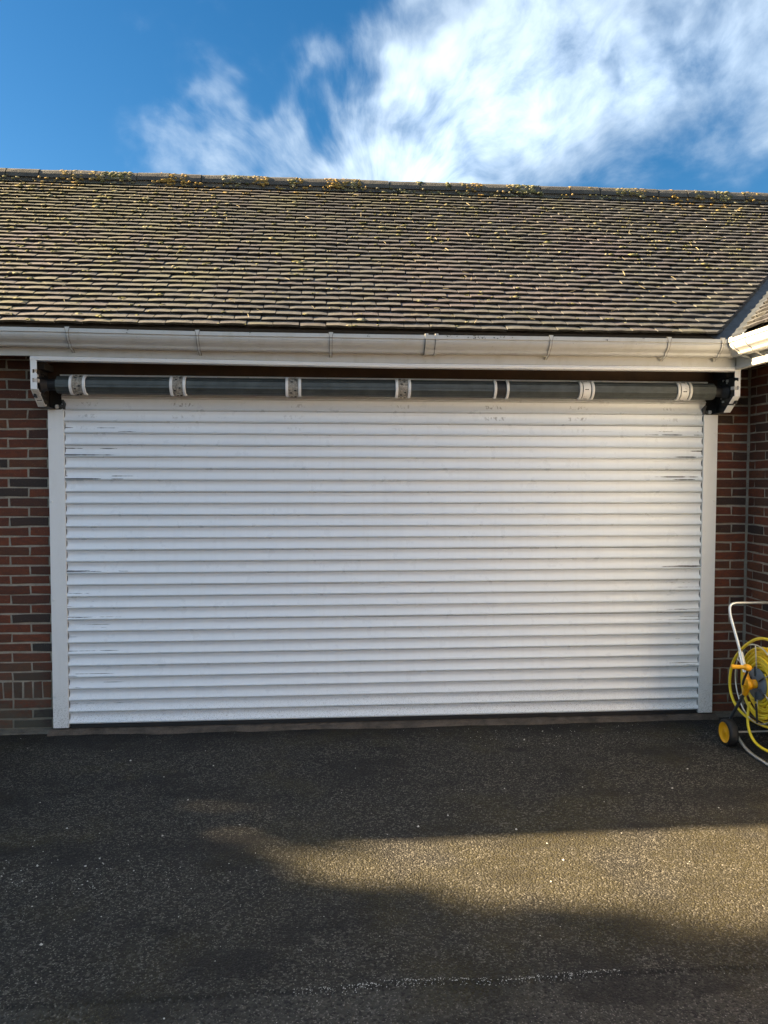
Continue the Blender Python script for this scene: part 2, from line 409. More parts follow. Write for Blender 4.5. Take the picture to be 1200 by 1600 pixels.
BRKT = simple('dark_brown', (.055, .05, .042), .6, 0, .5, 70)
COLB = simple('collar_band', (.28, .26, .22), .7, 0, .6, 90, .5)
STEELIN = simple('dull_plate', (.05, .05, .048), .6, .3, .4, 20)
UNDER = simple('roof_boarding', (.03, .026, .022), .9)
TWIG = simple('dry_straw', (.42, .35, .2), .8)
CHIP = simple('pale_chipping', (.55, .53, .48), .7, 0, .3, 90)

# ------------------------------------------------------------------ ground
GZ = -.03
def gh(x, y):
    n = noise.noise(Vector((x*.9, y*.9, 3.1)))*.008 + noise.noise(Vector((x*4, y*4, 8.)))*.0025
    j = -2.425 + .018*noise.noise(Vector((x*3, 0, 1.))) + .008*noise.noise(Vector((x*14, 0, 5.)))
    d = y - j
    n += -.007 if d < -.006 else (-.007*(-d/.006) if d < 0 else 0)
    n += .004*math.exp(-(d/.03)**2)
    if y > -.14: n *= max(0, 1-(y+.14)/.14)
    return GZ + n
def build_ground():
    b = MB(); xs = []; x = -3.
    while x <= 4.33: xs.append(x); x += .03
    xs.append(4.30)
    xs = sorted(set(round(k, 4) for k in xs if k <= 4.30)); ys = []; y = .03
    while y > -5.:
        ys.append(y); y -= (.006 if -2.48 < y < -2.38 else .03)
    vs = [(x, y, gh(x, y)) for y in ys for x in xs]; n = len(xs)
    fs = [(j*n+i, (j+1)*n+i, (j+1)*n+i+1, j*n+i+1) for j in range(len(ys)-1) for i in range(n-1)]
    b.add(vs, fs, 0, True)
    o = b.obj('driveway', ASPH); o['kind'] = 'structure'
    g = MB(); g.box(-200, 200, -200, 200, -.6, -.075)
    o = g.obj('ground', ASPH); o['kind'] = 'structure'
    # rough strip of old concrete under the door
    th = MB(); rows = []
    xs = [-.02 + i*.02 for i in range(206)]
    for x in xs:
        f = -.046 + .026*noise.noise(Vector((x*2.2, 0, 0))) + .016*noise.noise(Vector((x*9, 3, 0)))
        h = .003*noise.noise(Vector((x*7, 1, 2)))
        rows.append([(x, f-.03, -.05), (x, f, -.024+h), (x, f+.03, -.013+h), (x, -.005, -.008+h*.5), (x, .06, -.008)])
    vs = [p for r in rows for p in r]
    th.add(vs, [(i*5+k, i*5+5+k, i*5+6+k, i*5+1+k) for i in range(len(xs)-1) for k in range(4)], 0, False)
    o = th.obj('door_threshold', CONC); o['kind'] = 'structure'
    # pale stone chips lying loose on the tarmac
    c = MB()
    for i in range(1500):
        x = random.uniform(-1.4, 4.2); y = random.uniform(-2.9, -.05)
        if i < 420: x = random.uniform(1.5, 2.5); y = -2.425 + .018*noise.noise(Vector((x*3, 0, 1.))) + .008*noise.noise(Vector((x*14, 0, 5.))) + random.gauss(0, .007)
        elif i < 620: x = random.gauss(3., .5); y = random.uniform(-.45, -.1)
        elif i > 1250: x = random.gauss(.6, .35); y = random.gauss(-1.75, .12)
        s = min(.0085, random.lognormvariate(-6.25, .42))
        if i < 420: s = random.uniform(.0012, .003)
        if 640 < i < 690: s = random.uniform(.0045, .0095); y = random.uniform(-2.7, -.3)
        if x > 4.2: continue
        z = gh(x, y) + s*.2
        pts = [Vector((random.uniform(.6, 1), 0, 0)), Vector((-random.uniform(.6, 1), 0, 0)), Vector((0, random.uniform(.5, 1), 0)), Vector((0, -random.uniform(.5, 1), 0)), Vector((random.uniform(-.3, .3), random.uniform(-.3, .3), random.uniform(.5, .8))), Vector((0, 0, -.5))]
        a = random.uniform(0, 6.28); rot = Matrix.Rotation(a, 3, 'Z')
        c.add([Vector((x, y, z)) + (rot @ q)*s for q in pts], [(0, 2, 4), (2, 1, 4), (1, 3, 4), (3, 0, 4), (2, 0, 5), (1, 2, 5), (3, 1, 5), (0, 3, 5)])
    o = c.obj('stone_chippings', CHIP); o['kind'] = 'stuff'
    o['label'] = 'scattered pale stone chippings lying on the dark tarmac'
build_ground()

# ------------------------------------------------------------------ garage
WY = .035                      # brick face
garage = empty('garage', (2.0, 1.0, 0), 'brick garage with white roller shutter door under a mossy tiled roof', 'garage')
wing = empty('brick_wing', (5.5, -2.0, 0), 'brick side wing meeting the garage at the right edge of the photo', 'building')

BEDS = [-.069, -.009, .049, .107, .168, .276] + [.276+.0575*i for i in range(1, 35)]
MJ = .010
def brick_mesh(L, H, D, seed):
    """chamfered brick: length along x, face at y=0, depth to +y"""
    rnd = random.Random(seed); c = .0028; b = MB()
    def j(): return rnd.uniform(-.0028, .0028)
    x0, x1, z0, z1 = -L/2, L/2, 0, H
    o = [(x0+j(), c, z0+j()), (x1+j(), c, z0+j()), (x1+j(), c, z1+j()), (x0+j(), c, z1+j())]
    mid0 = [((o[0][0]+o[1][0])/2, c, (o[0][2]+o[1][2])/2+j()), ((o[2][0]+o[3][0])/2, c, (o[2][2]+o[3][2])/2+j())]
    ring = [o[0], mid0[0], o[1], o[2], mid0[1], o[3]]
    cx = (x0+x1)/2; cz = H/2
    face = [(p[0]-math.copysign(c, p[0]-cx) if i not in (1, 4) else p[0], 0+rnd.uniform(-.0006, .0006), p[2]-math.copysign(c, p[2]-cz)) for i, p in enumerate(ring)]
    back = [(p[0], D, p[2]) for p in ring]
    b.add(face+ring+back, [(5, 0, 1, 4)[::1], (4, 1, 2, 3)] + [(6+i, 6+(i+1) % 6, (i+1) % 6, i) for i in range(6)] + [(12+i, 12+(i+1) % 6, 6+(i+1) % 6, 6+i) for i in range(6)] )
    return b
_bc = {}
def brick_me(L, H, var):
    k = (round(L, 3), round(H, 3), var)
    if k not in _bc:
        me = brick_mesh(L, H, .05, hash(k) % 9999).mesh('brick'); me.materials.append(BRICK); _bc[k] = me
    return _bc[k]
def courses(zmax, offA, pitch=.226, s0=-9., s1=9.):
    """yields (s_start, s_end, z0, z1) along a wall coordinate s"""
    for i in range(len(BEDS)-1):
        z0, z1 = BEDS[i]+MJ/2, BEDS[i+1]-MJ/2
        if z0 > zmax: break
        if i == 4: kind, o, pt = 'soldier', offA, .0567
        else: kind, o, pt = 'stretcher', offA + (.113 if (i % 2 == PAR) else 0), pitch
        k = math.floor((s0-o)/pitch)
        while True:
            a, e = o+k*pt+MJ/2, o+(k+1)*pt-MJ/2
            if kind == 'soldier' or pt == pitch:
                pass
            if a > s1: break
            if e > s0: yield max(a, s0), min(e, s1), z0, z1
            k += 1
PAR = 0
def lay(wall, to_world, rotz, offA, s0, s1, zmax, vis):
    st = MB()
    for (a, e, z0, z1) in courses(zmax, offA, .226, s0, s1):
        if e-a < .012: continue
        prd = random.uniform(-.0015, .0015)
        if vis(a, e, z0, z1):
            o = link('brick', brick_me(e-a, z1-z0, random.randrange(4)))
            o.location = to_world((a+e)/2, prd, z0); o.rotation_euler = (0, random.uniform(-.004, .004), rotz)
            wl(o, wall)
        else:
            bm = brick_mesh(e-a, z1-z0, .05, random.random()); M = Matrix.Translation(to_world((a+e)/2, prd, z0)) @ Matrix.Rotation(rotz, 4, 'Z')
            st.add([M @ Vector(v) for v in bm.v], bm.f)
    if st.v:
        o = st.obj('brickwork', BRICKS, wall); o['kind'] = 'stuff'

def build_walls():
    b = MB()
    b.box(-3.4, -.001+.06, WY+.0045, .26, -.3, 2.28)        # left pier
    b.box(4.0, 4.293, WY+.0045, .26, -.3, 2.28)             # right pier
    b.box(-3.4, 6.5, 3.55, 3.7, -.3, 2.3); b.box(-3.4, -3.2, .26, 3.55, -.3, 2.3)
    wall = b.obj('wall', MORTAR, garage)
    lay(wall, lambda s, d, z: Vector((s, WY+d, z)), 0, -.242, -3.4, .04, 2.2, lambda a, e, z0, z1: e > -.62)
    lay(wall, lambda s, d, z: Vector((s, WY+d, z)), 0, 4.070, 4.02, 4.283, 2.2, lambda a, e, z0, z1: True)
    for (xa, xb) in ((-3.4, .02), (4.05, 4.28)):
        fb = MB(); k = max(2, int((xb-xa)/.03)); row = []
        for i in range(k+1):
            x = xa+(xb-xa)*i/k; n1 = noise.noise(Vector((x*6, 4, 0)))
            row.append([(x, -.03+.02*n1, -.05), (x, -.005+.018*n1, -.022+.005*n1), (x, .03, -.012+.006*n1), (x, .06, -.010)])
        fb.add([p for r in row for p in r], [(i*4+j, i*4+4+j, i*4+5+j, i*4+1+j) for i in range(k) for j in range(3)])
        fb.obj('footing', DARKCONC, garage)
    # timber lintel board behind the tube and dark head of the opening
    l = MB(); l.box(-.02, 4.09, .012, .05, 2.055, 2.275); o = l.obj('lintel_board', WOOD, garage); bevel(o, .004)
    s = MB(); s.box(-3.4, 3.98, -.235, .30, 2.287, 2.297); s.obj('soffit_board', UNDER, garage)
    s = MB(); s.box(-3.4, 3.98, -.238, -.215, 2.2975, 2.325); s.obj('tilting_fillet', UNDER, garage)
    i = MB(); i.box(.06, 4.0, .09, .10, -.02, 2.28); i.obj('shade_backing', DARKIN, garage)
    # the wing's wall: face at x = 4.285, running towards the viewer
    b = MB(); b.box(4.2895, 4.5, -7.0, .26, -.3, 2.28)
    w = b.obj('wall', MORTAR, wing)
    lay(w, lambda s, d, z: Vector((4.285+d, -s, z)), R(-90), .035, -.03, 7.0, 2.2, lambda a, e, z0, z1: a < .75)
    # white door added out of view in the wing wall to bounce warm light
    fr = MB(); fr.box(4.255, 4.290, -.70, -.63, -.02, 2.1); fr.box(4.255, 4.290, -1.60, -1.53, -.02, 2.1); fr.box(4.255, 4.290, -1.5295, -.7005, 2.03, 2.1)
    dr = fr.obj('bounce_door', ALU, wing)
    for k in range(20):
        q = MB(); q.box(4.265, 4.287, -1.528, -.702, k*.101+.003, k*.101+.099); bevel(q.obj('bounce_panel', ALU, dr), .006)
    sb = MB(); pr = []
    for i in range(48):
        z = -.03 + i*.047; jx = .002*noise.noise(Vector((0, 0, z*8))); k = .015+.004*noise.noise(Vector((3, 0, z*5)))
        pr.append([(4.287-k, WY+.004, z), (4.287-k*.55+jx, WY-k*.45+jx, z), (4.289, WY-k*.95, z)])
    sb.add([p for r in pr for p in r], [(i*3+j, i*3+1+j, i*3+4+j, i*3+3+j) for i in range(47) for j in range(2)], 0, True)
    sb.obj('corner_sealant', SEAL, wing)
build_walls()

# ------------------------------------------------------------------ roofs
TH = math.atan2(1.532, 2.09)
G = .0715; TW = .147; NROW = 37; TANA = .20; TL = .152; TT = .0142
E0 = Vector((0, -.29, 2.316))
ES = Vector((0, cos(TH), sin(TH))); EN = Vector((0, -sin(TH), cos(TH)))
def roof_pt(x, s, n): return E0 + Vector((x, 0, 0)) + ES*s + EN*n
def tile_mb(seed):
    """tail centre of the top face at the origin; x across, y up the slope, z out of it"""
    rnd = random.Random(seed); b = MB(); nu = 4; W = TW-.0050; vs = []
    sk = rnd.uniform(-.0015, .0015); cam_ = rnd.uniform(.0005, .0025)
    for lay_ in (0, 1):
        for jy in (0, 1):
            for i in range(nu+1):
                u = -W/2+W*i/nu
                y = (rnd.uniform(-.0022, .0022) + sk*(u/W)) if jy == 0 else TL
                z = -TANA*y - cam_*(2*u/W)**2 + (rnd.uniform(-.0008, .0008) if jy == 0 else 0)
                if lay_:
                    z -= TT
                    if jy == 0: y += .004; z -= .0008
                vs.append((u, y, z))
    n = nu+1; fs = []
    for i in range(nu):
        fs += [(i, i+1, n+i+1, n+i), (2*n+i+1, 2*n+i, 3*n+i, 3*n+i+1), (2*n+i, 2*n+i+1, i+1, i), (n+i, n+i+1, 3*n+i+1, 3*n+i)]
    fs += [(0, n, 3*n, 2*n), (nu, 2*n+nu, 3*n+nu, n+nu)]
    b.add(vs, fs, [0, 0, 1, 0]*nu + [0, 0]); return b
TVAR = [tile_mb(k) for k in range(8)]
TME = []
for k in TVAR:
    me = k.mesh('roof_tile'); me.materials.append(TILE); me.materials.append(TSHADE); TME.append(me)
BASIS = Matrix((Vector((1, 0, 0)), ES, EN)).transposed().to_4x4()
def clip_mesh(vs, fs, co, no):
    bm = bmesh.new(); bv = [bm.verts.new(v) for v in vs]
    for f in fs: bm.faces.new([bv[i] for i in f])
    r = bmesh.ops.bisect_plane(bm, geom=bm.verts[:]+bm.edges[:]+bm.faces[:], plane_co=co, plane_no=no, clear_outer=True)
    ed = [e for e in r['geom_cut'] if isinstance(e, bmesh.types.BMEdge)]
    if ed: bmesh.ops.holes_fill(bm, edges=ed)
    bm.verts.index_update()
    out = [tuple(v.co) for v in bm.verts], [tuple(v.index for v in f.verts) for f in bm.faces]
    bm.free(); return out
VAL_CO = Vector((3.975, -.29, 0)); VAL_NO = Vector((1, -1, 0)).normalized()   # valley plane, plan view 45 degrees
def build_roof():
    deck = MB()
    L = NROW*G
    a = [roof_pt(x, s, n) for x in (-3.5, 7.6) for s in (.02, L) for n in (-.03, -.014)]
    # deck as a thin slab, clipped along the valley
    q = MB(); q.add(a, [(0, 1, 3, 2), (4, 6, 7, 5), (0, 4, 5, 1), (2, 3, 7, 6), (1, 5, 7, 3), (0, 2, 6, 4)])
    v, f = clip_mesh(q.v, q.f, VAL_CO, VAL_NO); deck.add(v, f)
    top = roof_pt(0, L, -.02)
    deck.add([(-3.5, top.y, top.z), (7.6, top.y, top.z), (7.6, top.y+2.2, top.z-1.65), (-3.5, top.y+2.2, top.z-1.65)], [(0, 1, 2, 3)])
    deck.add([(-3.5, -.25, 2.25), (-3.5, top.y, top.z), (-3.5, top.y+2.2, top.z-1.65)], [(0, 1, 2)])
    roof = deck.obj('roof', UNDER, garage)
    stuff = MB(); nobj = 0; tails = []
    for k in range(NROW):
        off = (k % 2)*TW/2 + random.uniform(-.006, .006); s = k*G
        x = -3.45+off; sag = .006*sin(k*.9)
        while x < 7.4:
            xc = x + random.uniform(-.0012, .0012); x += TW
            c = roof_pt(xc, s + random.gauss(0, .0022) + .004*noise.noise(Vector((xc*.7, k*.31, 0))), .026 + random.uniform(-.001, .0018) + .004*noise.noise(Vector((xc*.9, s*1.5, 2))))
            gap = (c - VAL_CO).dot(VAL_NO)
            if gap > .09: continue
            if random.random() < .02: c += ES*random.uniform(-.012, .006)
            M = Matrix.Translation(c) @ BASIS @ Matrix.Rotation(random.gauss(0, .006), 4, 'Z') @ Matrix.Rotation(random.gauss(0, .013), 4, 'Y') @ Matrix.Rotation(random.gauss(0, .010), 4, 'X')
            vi = random.randrange(8)
            cut = gap > -.22
            vis = k < 9 and -.60 < xc < 4.5
            if not cut: tails.append((xc, s, k, M))
            if vis and not cut:
                o = link('roof_tile', TME[vi], parent=None); o.matrix_world = M; wl(o, roof); nobj += 1
            else:
                vs = [M @ Vector(p) for p in TVAR[vi].v]; fs = TVAR[vi].f; fm = TVAR[vi].mi
                if cut:
                    vs, fs = clip_mesh(vs, fs, VAL_CO - VAL_NO*.055, VAL_NO)
                    fm = 0
                    if not vs: continue
                if vis and len(vs) > 5:
                    b = MB(); b.add(vs, fs); o = b.obj('roof_tile', TILE, roof); nobj += 1
                else: stuff.add(vs, fs, fm)
    o = stuff.obj('upper_roof_tiles', [TILES, TSHADE], roof); o['kind'] = 'stuff'
    print('tile objects', nobj, 'stuff faces', len(stuff.f))
    # ridge tiles
    ry = roof_pt(0, L, 0).y - .005; rz = roof_pt(0, L, 0).z - .012
    rmes = []
    for sd in range(4):
        rb = MB(); rnd = random.Random(sd+40); xs = [-.1225, -.04, .04, .1225]; pr = []
        for x in xs:
            for k in range(9):
                a = pi*(k/8)*1.04 - .06; rr = .088+rnd.uniform(-.0015, .0015)
                pr.append((x, -rr*cos(a)*1.05, rr*sin(a)*.92))
            for k in reversed(range(9)):
                a = pi*(k/8)*1.04 - .06; rr = .075
                pr.append((x, -rr*cos(a)*1.05, rr*sin(a)*.92))
        n = 18; rb.add(pr, [(i*n+j, i*n+(j+1) % n, (i+1)*n+(j+1) % n, (i+1)*n+j) for i in range(3) for j in range(n)], 0, False)
        rb.add(pr[:n], [tuple(range(n))]); rb.add(pr[-n:], [tuple(reversed(range(n)))])
        me = rb.mesh('ridge_tile'); me.materials.append(RIDGE); rmes.append(me)
    x = -3.3
    ridge_j = []
    while x < 7.4:
        o = link('ridge_tile', rmes[random.randrange(4)]); o.location = (x, ry, rz+random.uniform(-.004, .004))
        o.rotation_euler = (0, random.gauss(0, .009), random.gauss(0, .006)); wl(o, roof)
        ridge_j.append(x+.127); x += .2535
    # mortar bedding below the ridge
    mb = MB(); mb.box(-3.4, 7.4, ry-.078, ry+.078, rz-.05, rz+.03); mb.obj('ridge_bedding', DARKCONC, roof)
    # moss
    ms = MB()
    PH = (1+5**.5)/2
    ico = [Vector(p).normalized() for p in ((-1, PH, 0), (1, PH, 0), (-1, -PH, 0), (1, -PH, 0), (0, -1, PH), (0, 1, PH), (0, -1, -PH), (0, 1, -PH), (PH, 0, -1), (PH, 0, 1), (-PH, 0, -1), (-PH, 0, 1))]
    icf = [(0, 11, 5), (0, 5, 1), (0, 1, 7), (0, 7, 10), (0, 10, 11), (1, 5, 9), (5, 11, 4), (11, 10, 2), (10, 7, 6), (7, 1, 8), (3, 9, 4), (3, 4, 2), (3, 2, 6), (3, 6, 8), (3, 8, 9), (4, 9, 5), (2, 4, 11), (6, 2, 10), (8, 6, 7), (9, 8, 1)]
    def clump(c, sx, sy, sz):
        B = Matrix.Rotation(random.uniform(0, 6.28), 3, 'Z')
        ms.add([c + (BASIS.to_3x3() @ Vector(((B @ (p*random.uniform(.7, 1.2))).x*sx, (B @ p).y*sy, p.z*sz*random.uniform(.7, 1.3)))) for p in ico], icf, 0, True)
    for (xc, s, k, M) in tails:
        if not -1.6 < xc < 6.4: continue
        frac = k/(NROW-1)
        left = max(0, 1-(xc+1.2)/2.6)
        den = .25 + .9*frac**2 + .9*left*(.4+.6*frac) + 1.6*max(0, noise.noise(Vector((xc*1.1, s*1.3, 5.))))
        den *= .75 + .9*max(-.4, noise.noise(Vector((xc*3.1, s*4, 9.))))
        for _ in range(4):
            if random.random() > den*(.42 + .25*left): continue
            u = random.uniform(-TW/2, TW/2); y = random.choice((random.uniform(-.004, .012), random.uniform(0, .05)))
            if random.random() < .3: u = random.choice((-1, 1))*TW/2
            c = M @ Vector((u, y, -TANA*y))
            m_ = min(.016, random.lognormvariate(-5.2, .5)*(1+.3*left))
            L_ = random.choice((0, 0, .006, .014, .028))
            for _2 in range(1 if L_ == 0 else random.choice((2, 3, 4))):
                clump(c + Vector((random.uniform(-L_, L_), 0, 0)) + ES*random.gauss(0, .003), m_*random.uniform(.9, 2.4), m_*random.uniform(.6, 1.2), m_*random.uniform(.25, .45))
    def ridge_moss(x0, x1, n, sz=.016, hi=.085):
        for _ in range(n):
            a = random.uniform(-.1, 1.25); x = random.uniform(x0, x1)
            c = Vector((x, ry-.09*cos(a), rz+.082*sin(a)))
            m_ = sz*random.choice((.35, .5, .7, 1.1, 1.6)); clump(c - Vector((0, -cos(a), sin(a)))*m_*.35, m_*random.uniform(1., 1.8), m_, m_*.6)
    # photo positions along the ridge (pixel of the 1200-wide picture -> x)
    X = lambda p: -.95 + (p/1200.)*6.34
    for p0, p1, n in ((90, 122, 40), (132, 195, 90), (236, 262, 30), (268, 276, 10), (330, 400, 110), (432, 452, 24), (488, 540, 110), (630, 637, 12), (676, 684, 8), (700, 728, 30), (772, 820, 80), (905, 912, 10), (950, 998, 70), (1040, 1046, 9), (1080, 1094, 22), (1120, 1140, 22), (1166, 1185, 16)):
        ridge_moss(X(p0), X(p1), int(n*1.5), .012)
    for j in ridge_j:
        if random.random() < .55: ridge_moss(j-.012, j+.012, random.randrange(3, 9), .009)
    for _ in range(200):       # fringe under the ridge tiles
        x = random.uniform(-1.4, 6.2); clump(Vector((x, ry-.105, rz-.03+random.uniform(-.015, .02))), random.uniform(.008, .02), .012, .009)
    o = ms.obj('moss', MOSS, roof); o['kind'] = 'stuff'
    print('moss tris', len(ms.f))
    # bits of straw and twig caught on the tiles
    tw = MB()
    for _ in range(240):
        (xc, s, k, M) = random.choice(tails)
        if not -1 < xc < 6: continue
        c = M @ Vector((random.uniform(-.07, .07), random.uniform(-.01, .05), .003)); a = random.uniform(0, pi); ln = random.uniform(.008, .024)
        d = BASIS.to_3x3() @ Vector((cos(a), sin(a), random.uniform(-.1, .35)))
        tw.tube([c-d*ln, c+d*ln*.3+EN*.002, c+d*ln], random.uniform(.0008, .0018), 4)
    o = tw.obj('dry_straw', TWIG, roof); o['kind'] = 'stuff'
    # lead lining in the valley
    lb = MB(); pts = []
    for i in range(13):
        t_ = -.06 + i*.19
        base = Vector((3.975+t_, -.29+t_, 2.316+t_*math.tan(TH)))
        pr = [base + Vector((-.095, .095, .095*math.tan(TH)*.98 - .006)), base + Vector((-.03, .03, .012)), base + Vector((0, 0, .0)), base+Vector((.03, -.03, .012)), base + Vector((.095, -.095, .095*math.tan(TH)*.98-.006))]
        pts += [p + Vector((0, 0, .004+.003*noise.noise(p*5))) for p in pr]
    lb.add(pts, [(i*5+j, i*5+j+1, i*5+6+j, i*5+5+j) for i in range(12) for j in range(4)], 0, False)
    lb.obj('valley_lining', LEAD, garage)
    # --- wing roof: its slope faces the garage court (towards -x)
    wb = MB()
    WS = Vector((cos(TH), 0, sin(TH))); WN = Vector((-sin(TH), 0, cos(TH))); WE = Vector((3.975, 0, 2.316))
    def wpt(y, s, n): return WE + Vector((0, y, 0)) + WS*s + WN*n
    a = [wpt(y, s, n) for y in (3.0, -7.2) for s in (.02, L) for n in (-.03, -.014)]
    q = MB(); q.add(a, [(0, 1, 3, 2), (4, 6, 7, 5), (0, 4, 5, 1), (2, 3, 7, 6), (1, 5, 7, 3), (0, 2, 6, 4)])
    v, f = clip_mesh(q.v, q.f, VAL_CO, -VAL_NO); wb.add(v, f)
    top = wpt(0, L, -.02)
    wb.add([(top.x, 1.5, top.z), (top.x, -7.2, top.z), (top.x+2.2, -7.2, top.z-1.65), (top.x+2.2, 1.5, top.z-1.65)], [(0, 1, 2, 3)])
    wroof = wb.obj('roof', UNDER, wing)
    WB = Matrix((Vector((0, -1, 0)), WS, WN)).transposed().to_4x4(); st = MB()
    for k in range(NROW):
        y = 2.2 - (k % 2)*TW/2
        while y > -7.:
            y -= TW
            c = wpt(y, k*G+random.gauss(0, .002), .026+random.uniform(-.001, .0015)); gap = (c-VAL_CO).dot(-VAL_NO)
            if gap > .09: continue
            M = Matrix.Translation(c) @ WB @ Matrix.Rotation(random.gauss(0, .006), 4, 'Z') @ Matrix.Rotation(random.gauss(0, .008), 4, 'Y')
            vi = random.randrange(8); near = (y > -1. and k < 9)
            if gap > -.22:
                vs, fs = clip_mesh([M @ Vector(p) for p in TVAR[vi].v], TVAR[vi].f, VAL_CO + VAL_NO*.095, -VAL_NO)
                if not vs: continue
                if near:
                    b = MB(); b.add(vs, fs); b.obj('roof_tile', TILE, wroof)
                else: st.add(vs, fs)
            elif near:
                o = link('roof_tile', TME[vi]); o.matrix_world = M; wl(o, wroof)
            else: st.add([M @ Vector(p) for p in TVAR[vi].v], TVAR[vi].f, TVAR[vi].mi)
    o = st.obj('further_roof_tiles', [TILES, TSHADE], wroof); o['kind'] = 'stuff'
build_roof()

# ------------------------------------------------------------------ gutter, fascia
GP = [(-.350, 2.287), (-.352, 2.266), (-.344, 2.262), (-.345, 2.252), (-.341, 2.240), (-.332, 2.228), (-.318, 2.219), (-.308, 2.211), (-.303, 2.200), (-.296, 2.195), (-.245, 2.195), (-.2435, 2.283)]
def shell(prof, th):
    """thin closed outline from an open polyline, thickened inwards"""
    inner = []
    n = len(prof)
    for i in range(n):
        a = Vector(prof[max(0, i-1)]); b = Vector(prof[min(n-1, i+1)]); d = (b-a).normalized()
        inner.append((prof[i][0] - d.y*th, prof[i][1] + d.x*th))
    return prof + inner[::-1]
GPS = shell(GP, .0028)
def proud(prof, d):
    n = len(prof); out = []
    for i in range(n):
        a = Vector(prof[max(0, i-1)]); b = Vector(prof[min(n-1, i+1)]); t = (b-a).normalized()
        out.append((prof[i][0] + t.y*d, prof[i][1] - t.x*d))
    return out
def sagz(x):
    pts = [(-4, .012), (0, .004), (1.0, -.004), (2., -.004), (3., 0), (4.2, 0)]
    for (x0, a), (x1, b) in zip(pts, pts[1:]):
        if x <= x1: return a + (b-a)*(x-x0)/(x1-x0)
    return 0
def build_gutter():
    xs = [-3.5+.15*i for i in range(50)] ; xs = [x for x in xs if x < 3.9]+[3.925]
    g = MB(); g.prism_x(GPS, 0, 0, 0, False, xs, lambda x, y, z: (x if x < 3.9 else x + (y+.35)*1.0 if y < -.24 else x, y, z + sagz(x)))
    gut = g.obj('gutter', PVC, garage); fixn(gut)
    gut.data.polygons.foreach_set('use_smooth', [False]*len(gut.data.polygons))
    # clip brackets that hug the gutter front
    for x in (-1.2, -.47, .228, .917, 1.643, 2.885, 3.576, 3.895):
        b = MB(); p = proud(GP[:10], .0045)
        p = [(p[0][0]+.012, p[0][1]+.006), (p[0][0], p[0][1]+.006)] + p[1:] + [(-.262, 2.182), (-.2445, 2.172)]
        n = len(p); w = .0055
        wds = [.011, .012] + [w]*(n-2)
        vs = []; 
        for i, (y, z) in enumerate(p): vs += [(x-wds[i], y, z+sagz(x)), (x+wds[i], y, z+sagz(x))]
        p2 = [(y+.004, z+.001) for (y, z) in p]
        for i, (y, z) in enumerate(p2): vs += [(x-wds[i], y, z+sagz(x)), (x+wds[i], y, z+sagz(x))]
        m = 2*n; fs = []
        for i in range(n-1):
            fs += [(2*i, 2*i+1, 2*i+3, 2*i+2), (m+2*i+1, m+2*i, m+2*i+2, m+2*i+3), (2*i+1, m+2*i+1, m+2*i+3, 2*i+3), (m+2*i, 2*i, 2*i+2, m+2*i+2)]
        b.add(vs, fs, 0); fs2 = []
        # thin dark strips each side
        for sgn in (-1, 1):
            ed = []
            for i, (y, z) in enumerate(p): ed += [(x+sgn*(wds[i]+.0002), y+.0003, z+sagz(x)), (x+sgn*(wds[i]+.0024), y+.0008, z+sagz(x))]
            b.add(ed, [(2*i, 2*i+1, 2*i+3, 2*i+2) for i in range(1, n-1)], 1)
        o = b.obj('gutter_bracket', [PVC, BRKT], gut)
    # leaf crumbs and dirt caught on the front lip
    b = MB()
    for x in [2.31, 2.335, 2.40, 2.44, 2.452, 2.47, 2.50, 2.56, 2.585, 2.61, 2.66, 1.2, 1.85, 3.2, .55, 3.42, 2.30, 2.49]:
        for _ in range(random.randrange(1, 4)):
            xx = x + random.gauss(0, .006); zz = 2.287 + sagz(x) - random.uniform(0, .018); s_ = random.uniform(.0015, .005)
            c = Vector((xx, -.3525, zz)); pts = [c + Vector((s_*random.uniform(.6, 1.3)*cos(k*1.05), -.001*random.uniform(0, 2), s_*random.uniform(.5, 1.)*sin(k*1.05))) for k in range(6)]
            b.add(pts + [c + Vector((0, .003, 0))], [(5, 4, 3, 2, 1, 0)] + [(k, (k+1) % 6, 6) for k in range(6)])
    o = b.obj('gutter_debris', BRKT, gut); o['kind'] = 'stuff'
    # union piece where two lengths meet
    b = MB(); pr = shell(proud(GP[:11], .004), .0035)
    b.prism_x(pr, 2.168, 2.241, 0, False, None, lambda x, y, z: (x, y, z+sagz(x)))
    for xx in (2.176, 2.233):
        q = shell(proud(GP[:11], .0075), .003); b.prism_x(q, xx-.006, xx+.006, 0, False, None, lambda x, y, z: (x, y, z+sagz(x)))
        q = shell(proud(GP[1:11], .0050), .002); b.prism_x(q, xx-.0095, xx-.0061, 1, False, None, lambda x, y, z: (x, y, z+sagz(x)))
        b.box(xx-.009, xx+.009, -.357, -.338, 2.283+sagz(xx), 2.294+sagz(xx), 0)
    fixn(b.obj('gutter_union', [PVC, BRKT], gut))
    # fascia with the folded lip of the missing shutter hood below it
    f = MB(); xs2 = [-3.5, -2, -1, 0, .5, 1, 1.5, 2, 2.5, 3, 3.5, 4.0363]
    fz = lambda x: {True: 2.155}.get(x <= 0, 2.155 - .014*min(x, 2)/2 if x <= 2 else 2.141 + .004*(x-2)/2)
    vs = []
    for x in xs2:
        vs += [(x, -.240, fz(x)), (x, -.240, 2.286), (x, -.220, 2.286), (x, -.220, fz(x))]
    f.add(vs, [(i*4+j, i*4+(j+1) % 4, i*4+4+(j+1) % 4, i*4+4+j) for i in range(len(xs2)-1) for j in range(4)] + [(0, 3, 2, 1), tuple((len(xs2)-1)*4+j for j in range(4))])
    fas = fixn(f.obj('fascia', PVC, garage)); bevel(fas, .003)
    h = MB(); vs = []; xs3 = [x for x in xs2 if x >= 0]; xs3[0] = -.006; xs3[-1] = 4.066
